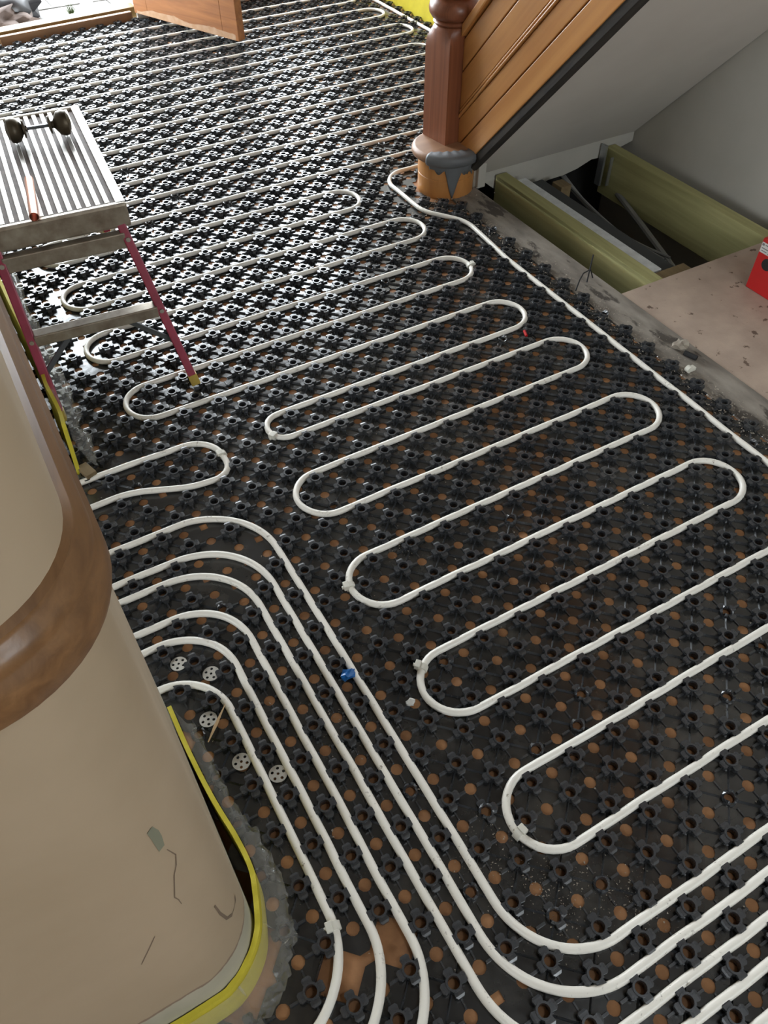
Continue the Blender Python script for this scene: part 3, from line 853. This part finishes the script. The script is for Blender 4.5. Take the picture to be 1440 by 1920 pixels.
# red case on the chipboard
rc = thing('red_box', 'red box with a white sticker and round hole, on chipboard', 'box', (1.912, 1.0, 0.0))
bx = MB()
w_, l_, h_ = 0.16, 0.26, 0.172
bx.box(0, w_, -l_, 0, 0.001, h_).obj('body', M['redbox'], rc, bevel=0.002)
def disc(b, c, r, axis, seg=20):
    vs = [c]
    for k in range(seg):
        a = 2 * math.pi * k / seg
        vs.append((c[0], c[1] + r * math.cos(a), c[2] + r * math.sin(a)) if axis == 'x' else (c[0] + r * math.cos(a), c[1] + r * math.sin(a), c[2]))
    b.add(vs, [(0, 1 + k, 1 + (k + 1) % seg) for k in range(seg)])
hb = MB(); hb.tube([(-0.0012, -0.044, 0.100), (0.004, -0.044, 0.100)], 0.019, 24); hb.obj('finger_hole', M['black'], rc)
st = MB().box(-0.0012, 0.0006, -0.13, -0.002, 0.127, 0.160).obj('sticker', M['label'], rc)
for (ya, yb, za, zb) in ((-0.012, -0.004, 0.150, 0.157), (-0.045, -0.016, 0.153, 0.1555), (-0.03, -0.006, 0.141, 0.1435), (-0.05, -0.034, 0.130, 0.137), (-0.028, -0.008, 0.133, 0.135)):
    MB().box(-0.0019, -0.0010, ya, yb, za, zb).obj('print', M['ink'], st)

# ------------------------------------------------------------------ work platform (hop-up)
plat = thing('work_platform', 'paint-splashed aluminium work platform with maroon legs', 'step platform', (-0.012, 1.885, 0), (0, 0, math.radians(-5.0)))
PWd, PL, PZt = 0.165, 0.325, 0.500
tb = MB().box(-PWd + 0.01, PWd - 0.01, -PL + 0.01, PL - 0.01, PZt - 0.012, PZt - 0.006); tb.obj('deck', M['groove'], plat)
ns = 13
for k in range(ns):
    x = -PWd + 0.030 + (2 * PWd - 0.060) * k / (ns - 1)
    MB().box(x - 0.0060, x + 0.0060, -PL + 0.012, PL - 0.012, PZt - 0.008, PZt).obj('slat', M['alu'], plat, bevel=0.0015)
for s in (-1, 1):
    MB().box(s * PWd - 0.012, s * PWd + 0.012, -PL, PL, PZt - 0.055, PZt + 0.002).obj('side_rail', M['alu'], plat, bevel=0.004)
    MB().box(-PWd - 0.012, PWd + 0.012, s * PL - 0.010, s * PL + 0.010, PZt - 0.058, PZt + 0.001).obj('end_rail', M['alubrown'], plat, bevel=0.006)
for s in (-1, 1):            # two ends
    ytop, ybot = s * (PL - 0.015), s * (PL + 0.150)
    def leg_y(z): return ybot + (ytop - ybot) * z / 0.47
    def leg_x(z): return 0.186 + (0.148 - 0.186) * z / 0.47
    def lean(z): return (0.042 if s < 0 else -0.02) * (1 - z / 0.47)
    for q in (-1, 1):
        a = Vector((q * leg_x(0.045) + lean(0.045), leg_y(0.045), 0.045)); t = Vector((q * leg_x(0.47), leg_y(0.47), 0.47))
        lg = MB().bar(a, t, 0.022, 0.034, up=(0, 1, 0)).obj('leg', M['red'], plat, bevel=0.003)
        f0 = Vector((q * leg_x(0.022) + lean(0.022), leg_y(0.022), 0.0215))
        MB().bar(f0, a + (t - a) * 0.012, 0.026, 0.038, up=(0, 1, 0)).obj('foot_cap', M['yellowcap'], lg, bevel=0.003)
        for zz in (0.415, 0.235):
            c = Vector((q * leg_x(zz) + lean(zz), leg_y(zz), zz))
            MB().tube([c + Vector((0, s * 0.008, 0)), c + Vector((0, s * 0.0205, 0))], 0.006, 10).obj('rivet', M['rivet'], lg)
        MB().bar((q * 0.075 + lean(0.22), leg_y(0.225) - s * 0.006, 0.218), (q * leg_x(0.14) + lean(0.14), leg_y(0.14) - s * 0.004, 0.14), 0.005, 0.014).obj('brace', M['steel'], plat)
    MB().box(-0.148 + lean(0.415), 0.148 + lean(0.415), leg_y(0.415) - 0.016, leg_y(0.415) + 0.010, 0.392, 0.432).obj('cross_bar', M['alubrown'], plat, bevel=0.003)
    MB().box(-0.158 + lean(0.235), 0.158 + lean(0.235), leg_y(0.235) - 0.020, leg_y(0.235) + 0.016, 0.220, 0.250).obj('rung', M['alubrown'], plat, bevel=0.003)

# old door knob set and copper tube on the platform
kn = thing('door_knob_set', 'dark old pair of door knobs on a spindle, on the platform', 'door knob', (0.045, 2.012, 0.500), (0, 0, math.radians(-8)))
def knob(side):
    b = MB()
    prof_ = [(0.008, 0.0), (0.010, 0.010), (0.018, 0.015), (0.029, 0.023), (0.033, 0.036), (0.030, 0.047), (0.017, 0.054), (0.004, 0.056)]
    b.lathe(prof_, 20)
    b.v = [(side * (0.030 + z), x, y + 0.034) for x, y, z in b.v]
    return b
for s in (-1, 1):
    b = knob(s); b.obj('knob', M['bronze'], kn, smooth=True)
    c = MB().lathe([(0.006, 0), (0.024, 0.001), (0.022, 0.006), (0.008, 0.009)], 18)
    c.v = [(s * (0.030 - z) - (0.012 if s < 0 else -0.004), x, y + 0.034) for x, y, z in c.v]
    c.obj('rose', M['bronze'], kn, smooth=True)
MB().bar((-0.05, 0, 0.034), (0.05, 0, 0.034), 0.008, 0.008).obj('spindle', M['steel'], kn)
ct = MB()
P = [(0, 0, 0.0115), (0.033, 0.2, 0.0115)]
ct.tube(P, 0.0113, 18, cap=False)
inn = MB().tube(P, 0.0098, 18, cap=False)
nfo = len(ct.f); base = len(ct.v)
ct.add(inn.v, [tuple(reversed(f)) for f in inn.f])
for k in range(18):
    k2 = (k + 1) % 18
    ct.f.append((k, k2, base + k2, base + k)); ct.f.append((18 + k2, 18 + k, base + 18 + k, base + 18 + k2))
tag(ct.obj('copper_tube', M['copper'], smooth=True, loc=(-0.079, 1.556, 0.5005)), 'short copper tube overhanging the front of the platform', 'tube')

# ------------------------------------------------------------------ street door, threshold, outside
dd = Vector((0.403, -0.915)); ang = math.atan2(dd.y, dd.x)
door = struct(thing('door_1', 'oak street door standing open into the hall', 'door', (1.010, 4.590, 0.04), (0, 0, ang)), 'oak street door standing open into the hall', 'door')
DL, DT, DH = 0.79, 0.046, 2.0         # local x along the leaf, local y to its left (towards +x,+y is left of dd)
def dpart(name, x0, x1, z0, z1, y0=0.0, y1=DT, mat='door', bevel=0.003):
    return MB().box(x0, x1, y0, y1, z0, z1).obj(name, M[mat], door, bevel=bevel)
dpart('stile', 0.0, 0.11, 0, DH); dpart('stile', DL - 0.11, DL, 0, DH)
dpart('bottom_rail', 0.11, DL - 0.11, 0, 0.185); dpart('top_rail', 0.11, DL - 0.11, DH - 0.12, DH)
dpart('middle_rail', 0.11, DL - 0.11, 0.85, 0.98)
for (z0, z1) in ((0.185, 0.85), (0.98, DH - 0.12)):
    for s in (0, 1):
        ys = (-0.006, 0.012) if s == 0 else (DT - 0.012, DT + 0.006)
        dpart('moulding', 0.11, DL - 0.11, z0, z0 + 0.022, *ys); dpart('moulding', 0.11, DL - 0.11, z1 - 0.022, z1, *ys)
        dpart('moulding', 0.11, 0.132, z0, z1, *ys); dpart('moulding', DL - 0.132, DL - 0.11, z0, z1, *ys)
    dpart('glass_pane', 0.115, DL - 0.115, z0 + 0.004, z1 - 0.004, 0.020, 0.026, 'glass', 0)
wn_ = MB(); npt = 40
for i in range(npt + 1):
    x = 0.02 + (DL - 0.04) * i / npt
    hgt = 0.012 + 0.030 * max(0, mnoise.noise(Vector((x * 6, 0.3, 2.0))) + 0.35) + 0.010 * abs(mnoise.noise(Vector((x * 30, 1.0, 0))))
    wn_.v += [(x, -0.0006, 0.002), (x, -0.0006, hgt)]
wn_.f = [(2 * i, 2 * i + 2, 2 * i + 3, 2 * i + 1) for i in range(npt)]
wn_.obj('worn_edge', M['wornwood'], door)['label'] = 'pale worn patch along the bottom of the door'
dpart('weather_bar', 0.0, DL, 0.0, 0.004, 0.002, DT - 0.002, 'batten', 0)
tag(MB().box(0.0, 0.72, 0.0, 0.028, 0.0, 0.048).obj('threshold_batten', M['batten'], loc=(0.275, 4.535, 0), rot=(0, 0, 0.075), bevel=0.003), 'brown batten laid along the door threshold', 'batten')
tag(MB().box(-0.30, 1.00, 0.0, 0.085, 0.0, 0.055).obj('door_sill', M['sill'], loc=(0.05, 4.575, 0), rot=(0, 0, 0.07), bevel=0.006), 'ochre door sill between the hall and the paving', 'sill')
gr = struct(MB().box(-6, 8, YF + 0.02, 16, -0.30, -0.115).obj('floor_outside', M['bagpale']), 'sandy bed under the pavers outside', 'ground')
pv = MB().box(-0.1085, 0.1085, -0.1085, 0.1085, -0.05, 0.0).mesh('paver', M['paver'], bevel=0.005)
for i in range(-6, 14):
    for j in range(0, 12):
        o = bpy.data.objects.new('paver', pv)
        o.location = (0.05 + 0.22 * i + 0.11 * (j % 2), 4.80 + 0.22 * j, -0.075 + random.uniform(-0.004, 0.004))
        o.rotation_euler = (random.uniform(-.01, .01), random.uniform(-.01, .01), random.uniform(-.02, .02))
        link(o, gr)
# rubble sack
def lump(name, c, rx, ry, rz, mat, parent=None, seed=0, amp=0.25, sub=3, freq=3.0):
    bm = bmesh.new(); bmesh.ops.create_icosphere(bm, subdivisions=sub, radius=1.0)
    for v in bm.verts:
        n = mnoise.noise(v.co * freq + Vector((seed, seed * 2.3, 1.7)))
        v.co *= 1 + amp * n
        v.co = Vector((v.co.x * rx, v.co.y * ry, max(v.co.z, -0.75) * rz))
    me = bpy.data.meshes.new(name); bm.to_mesh(me); bm.free(); me.materials.append(mat)
    me.polygons.foreach_set('use_smooth', [sub > 2] * len(me.polygons))
    o = bpy.data.objects.new(name, me); o.location = c
    return link(o, parent)
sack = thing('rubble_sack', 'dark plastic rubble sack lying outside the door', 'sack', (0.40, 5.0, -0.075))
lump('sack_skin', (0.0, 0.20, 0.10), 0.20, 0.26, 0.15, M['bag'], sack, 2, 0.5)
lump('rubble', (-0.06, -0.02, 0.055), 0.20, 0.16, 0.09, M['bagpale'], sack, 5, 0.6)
tag(MB().bar((0.70, 4.86, -0.05), (0.93, 5.25, -0.02), 0.05, 0.02).obj('white_plank', M['whitewood'], bevel=0.003), 'white timber plank lying on the paving outside', 'plank')
GS = 'broken slab pieces on the paving outside'
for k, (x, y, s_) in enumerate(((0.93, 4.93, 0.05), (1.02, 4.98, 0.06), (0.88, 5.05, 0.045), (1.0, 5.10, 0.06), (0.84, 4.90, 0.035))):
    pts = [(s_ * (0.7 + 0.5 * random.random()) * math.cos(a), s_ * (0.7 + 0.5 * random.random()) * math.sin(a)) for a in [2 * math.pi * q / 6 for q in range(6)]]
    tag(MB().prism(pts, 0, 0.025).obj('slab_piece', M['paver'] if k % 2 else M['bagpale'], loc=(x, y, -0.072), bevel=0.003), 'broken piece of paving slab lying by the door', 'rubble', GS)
wd = MB()
for k in range(26):
    a = random.random() * 6.28; r = random.uniform(0.01, 0.05); h = random.uniform(0.03, 0.08)
    p0 = Vector((r * .3 * math.cos(a), r * .3 * math.sin(a), 0)); p1 = Vector((r * math.cos(a), r * math.sin(a), h)); sd = Vector((-math.sin(a), math.cos(a), 0)) * 0.004
    wd.add([p0 - sd, p0 + sd, p1], [(0, 1, 2)])
tag(wd.obj('weed', M['grass'], loc=(0.78, 5.18, -0.085)), 'small green weed growing between the pavers', 'plant')

# ------------------------------------------------------------------ yellow foam edge strips and clear film
def ribbon(path, h, thick, lean, mat, name, wob=0.004):
    n = len(path); b = MB()
    P = [Vector((x, y)) for x, y in path]
    for i, p in enumerate(P):
        t = (P[min(i + 1, n - 1)] - P[max(i - 1, 0)]).normalized(); nx = Vector((t.y, -t.x))
        hh = (h[i] if isinstance(h, list) else h) + wob * math.sin(i * 0.8)
        ln = lean[i] if isinstance(lean, list) else lean
        for (o_, z) in ((0, 0.003), (thick, 0.003), (thick + ln, hh), (ln, hh)):
            q = p + nx * o_; b.v.append((q.x, q.y, z))
    for i in range(n - 1):
        for k in range(4): b.f.append((i * 4 + k, i * 4 + (k + 1) % 4, (i + 1) * 4 + (k + 1) % 4, (i + 1) * 4 + k))
    b.f += [(0, 1, 2, 3), ((n - 1) * 4 + 3, (n - 1) * 4 + 2, (n - 1) * 4 + 1, (n - 1) * 4)]
    return b
def smooth_path(pts, k=6):
    out = []
    for i in range(len(pts) - 1):
        p0, p1, p2, p3 = [Vector(pts[max(0, min(len(pts) - 1, i + d))]) for d in (-1, 0, 1, 2)]
        for j in range(k):
            t = j / k
            out.append(tuple(0.5 * ((2 * p1) + (p2 - p0) * t + (2 * p0 - 5 * p1 + 4 * p2 - p3) * t * t + (3 * p1 - p0 - 3 * p2 + p3) * t ** 3)))
    out.append(tuple(pts[-1])); return out
def cpt(deg, off): return (CX + (CR + off) * math.cos(math.radians(deg)), CY + (CR + off) * math.sin(math.radians(deg)))
XW = CX + CR
sp = smooth_path([(-0.62, CY - CR - 0.0015), (-0.45, CY - CR - 0.0015), cpt(-90, .0015), cpt(-68, .0015), cpt(-45, .002), cpt(-24, .005), (XW + 0.012, 0.045), (XW + 0.021, 0.085), (XW + 0.019, 0.14), (XW + 0.009, 0.22), (XW + 0.003, 0.32), (XW + 0.002, 0.42)], 9)
b = ribbon(sp, 0.115, 0.008, 0.0, M['foam'], 'x', 0.0012)
tag(b.obj('edge_strip', M['foam'], smooth=True), 'yellow foam edge strip wrapped round the near wall end', 'foam strip')
def film(path, w0, w1, z0, name, label, seed):
    n = len(path); b = MB(); P = [Vector((x, y)) for x, y in path]; rows_ = 9
    for i, p in enumerate(P):
        t = (P[min(i + 1, n - 1)] - P[max(i - 1, 0)]).normalized(); nx = Vector((t.y, -t.x))
        ww = w0 + (w1 - w0) * i / (n - 1) + 0.018 * mnoise.noise(Vector((i * 0.35, seed, 0)))
        for k in range(rows_):
            f = k / (rows_ - 1)
            z = z0 * (1 - f) ** 2 + 0.026 * f + 0.010 * mnoise.noise(Vector((i * 0.9, k * 0.7, seed))) * (0.3 + f)
            q = p + nx * (0.010 + ww * f) + t * 0.008 * mnoise.noise(Vector((i * 0.6, k * 0.9, seed + 4)))
            b.v.append((q.x, q.y, max(0.004, z)))
    for i in range(n - 1):
        for k in range(rows_ - 1): b.f.append((i * rows_ + k, i * rows_ + k + 1, (i + 1) * rows_ + k + 1, (i + 1) * rows_ + k))
    tag(b.obj(name, M['film'], smooth=False), label, 'plastic film')
film(sp[10:], 0.055, 0.022, 0.10, 'clear_film', 'crumpled clear film skirt at the foot of the near yellow strip', 3.0)
sp2 = smooth_path([(-0.205, 1.215), (-0.199, 1.30), (-0.203, 1.42), (-0.195, 1.56), (-0.202, 1.75), (-0.205, 2.0), (-0.21, 2.4)])
sp2b = [(x - 0.012, y) for x, y in sp2]
b = ribbon(sp2b, 0.16, 0.009, 0.010, M['foam'], 'x')
tag(b.obj('edge_strip', M['foam'], smooth=True), 'yellow foam edge strip behind the maroon platform leg', 'foam strip')
film(sp2, 0.035, 0.05, 0.13, 'clear_film', 'crumpled clear film beside the far yellow strip', 8.0)
sp3 = smooth_path([(2.385, 2.35), (2.385, 2.9), (2.38, 3.4), (2.385, 4.0), (2.38, 4.55)])
tag(ribbon(sp3, 0.15, -0.008, -0.006, M['foam'], 'x').obj('edge_strip', M['foam'], smooth=True), 'yellow foam edge strip behind the newel post', 'foam strip')
tag(MB().box(-0.014, 0.014, -0.024, 0.024, 0.004, 0.03).obj('timber_offcut', M['oldjoist'], loc=(-0.192, 1.205, 0), rot=(0, 0, 0.3), bevel=0.002), 'brown timber offcut at the end of the far yellow strip', 'offcut')

# perforated metal washers lying in the mat
def washer_mesh():
    b = MB(); R = 0.0175; hs = [(0, 0, 0.0028)] + [(0.0112 * math.cos(a), 0.0112 * math.sin(a), 0.0030) for a in [2 * math.pi * q / 5 + 0.4 for q in range(5)]]
    bm = bmesh.new()
    def ring(cx, cy, r, n): return [bm.verts.new((cx + r * math.cos(2 * math.pi * k / n), cy + r * math.sin(2 * math.pi * k / n), 0)) for k in range(n)]
    loops = [ring(0, 0, R, 28)] + [ring(cx, cy, r, 10) for cx, cy, r in hs]
    es = []
    for lp in loops:
        for i in range(len(lp)): es.append(bm.edges.new((lp[i], lp[(i + 1) % len(lp)])))
    bmesh.ops.triangle_fill(bm, use_beauty=True, edges=es)
    kill = [f for f in bm.faces if any((f.calc_center_median().x - cx) ** 2 + (f.calc_center_median().y - cy) ** 2 < (r * 0.93) ** 2 and all((v.co.x - cx) ** 2 + (v.co.y - cy) ** 2 < (r * 1.02) ** 2 for v in f.verts) for cx, cy, r in hs)]
    bmesh.ops.delete(bm, geom=kill, context='FACES')
    g = bmesh.ops.extrude_face_region(bm, geom=bm.faces[:])
    bmesh.ops.translate(bm, vec=(0, 0, 0.001), verts=[e for e in g['geom'] if isinstance(e, bmesh.types.BMVert)])
    bmesh.ops.recalc_face_normals(bm, faces=bm.faces[:])
    me = bpy.data.meshes.new('washer'); bm.to_mesh(me); bm.free(); me.materials.append(M['washer'])
    return me
wm = washer_mesh()
for k, (x, y, lb) in enumerate(((-0.180, 0.567, 'perforated metal washer half under a nub, nearest the wall'), (-0.130, 0.512, 'perforated metal washer between the two innermost curved pipes'),
                               (-0.149, 0.306, 'perforated metal washer left of the innermost pipe, low down'), (-0.0985, 0.250, 'perforated metal washer right of the innermost pipe'),
                               (-0.172, 0.418, 'dusty perforated metal washer touching the pale splinter'))):
    o = bpy.data.objects.new('washer', wm); link(o)
    o.location = (x, y, 0.0085 if k != 4 else 0.010); o.rotation_euler = (0.04 * (k - 2), 0.03, 0.7 * k)
    tag(o, lb, 'washer', 'perforated metal washers')

# ------------------------------------------------------------------ scraps and debris
o = lump('blue_scrap', (0.109, 0.365, 0.020), 0.014, 0.011, 0.012, M['blue'], None, 3, 0.9, 2, 2.6)
tag(o, 'crumpled blue plastic scrap beside the outermost curved pipe', 'scrap')
spl = MB(); spl.add([(-0.001, -0.045, 0), (0.001, -0.045, 0), (0.004, -0.01, 0.001), (0.0015, 0.055, 0), (-0.003, -0.01, 0.001), (0, -0.01, 0.003)], [(0, 1, 5), (1, 2, 5), (2, 3, 5), (3, 4, 5), (4, 0, 5), (0, 4, 3, 2, 1)])
tag(spl.obj('wood_splinter', M['splinter'], loc=(-0.158, 0.403, 0.016), rot=(0.03, 0, -0.78)), 'pale wood splinter lying across a metal washer', 'splinter')
tag(lump('plaster_crumb', (0.191, 0.252, 0.011), 0.009, 0.008, 0.007, M['whitewood'], None, 9, 0.7, 2), 'white plaster crumb beside the left bend of a pipe', 'crumb')
tag(lump('plaster_lump', (1.485, 0.856, 0.017), 0.026, 0.020, 0.016, M['crumb'], None, 4, 1.0, 2), 'lump of old plaster on the grey floorboard', 'rubble')
tag(MB().tube([(0, 0, 0.013), (0.012, -0.038, 0.013)], 0.008, 10).obj('black_plug', M['black'], loc=(1.472, 0.825, 0.0)), 'black plastic plug next to the plaster lump', 'plug')
cl = thing('loose_clip', 'loose white pipe clip lying on the grey floorboard', 'pipe clip', (1.424, 0.759, 0.016))
MB().tube([(0, -0.007, 0), (0, -0.0065, 0), (0, 0.0065, 0), (0, 0.007, 0)], [0.0085, 0.0105, 0.0105, 0.0085], 12).obj('band', M['clip'], cl, smooth=True)
MB().box(0.006, 0.022, -0.008, 0.008, -0.008, 0.003).obj('buckle', M['clip'], cl, bevel=0.002)
tag(MB().tube([(1.395, 1.235, 0.02), (1.43, 1.262, 0.032), (1.462, 1.283, 0.036), (1.492, 1.285, 0.040), (1.50, 1.275, 0.012)], 0.0022, 6).obj('wire_scrap', M['black']), 'bent black wire scrap on the floorboard by the void', 'wire')
tag(MB().tube([(1.47, 1.268, 0.008), (1.486, 1.282, 0.045), (1.502, 1.296, 0.085)], 0.0022, 6).obj('wire_scrap', M['black']), 'upright black wire scrap beside the green joist', 'wire')
tag(MB().tube([(0, 0, 0), (0.006, 0.02, 0.004)], 0.0045, 8).obj('red_plug', M['redbox'], loc=(1.12, 1.125, 0.012)), 'tiny red wall plug lying between nubs', 'plug')
dust = MB()
def chip_at(x, y, z, s):
    r = [Vector((random.uniform(-1, 1), random.uniform(-1, 1), random.uniform(-.6, .6))).normalized() * s * random.uniform(.6, 1.2) for _ in range(4)]
    dust.add([(x + q.x, y + q.y, z + abs(q.z)) for q in r], [(0, 1, 2), (0, 3, 1), (1, 3, 2), (2, 3, 0)])
for _ in range(2600):
    chip_at(1.385 + random.gauss(0.02, 0.032), random.uniform(0.2, 2.0), 0.006, random.uniform(0.001, 0.0045))
for _ in range(420):
    chip_at(random.uniform(-0.2, 1.4), random.uniform(-0.35, 1.8), 0.005, random.uniform(0.001, 0.0032))
for _ in range(160):
    chip_at(random.gauss(1.36, 0.07), random.gauss(1.96, 0.04), 0.006, random.uniform(0.002, 0.006))
for cx, cy, sg, nn_ in ((0.23, -0.17, 0.05, 420), (0.33, -0.26, 0.03, 200), (0.15, -0.05, 0.03, 140), (0.38, 0.62, 0.025, 160), (1.22, 0.72, 0.05, 300), (0.95, 0.42, 0.05, 120), (0.05, 0.28, 0.04, 120)):
    for _ in range(nn_): chip_at(random.gauss(cx, sg), random.gauss(cy, sg), 0.0035, random.uniform(0.0006, 0.0024))
tag(dust.obj('plaster_debris', M['crumb']), 'plaster dust and chips scattered over mat and floorboard', 'debris', kind='stuff')
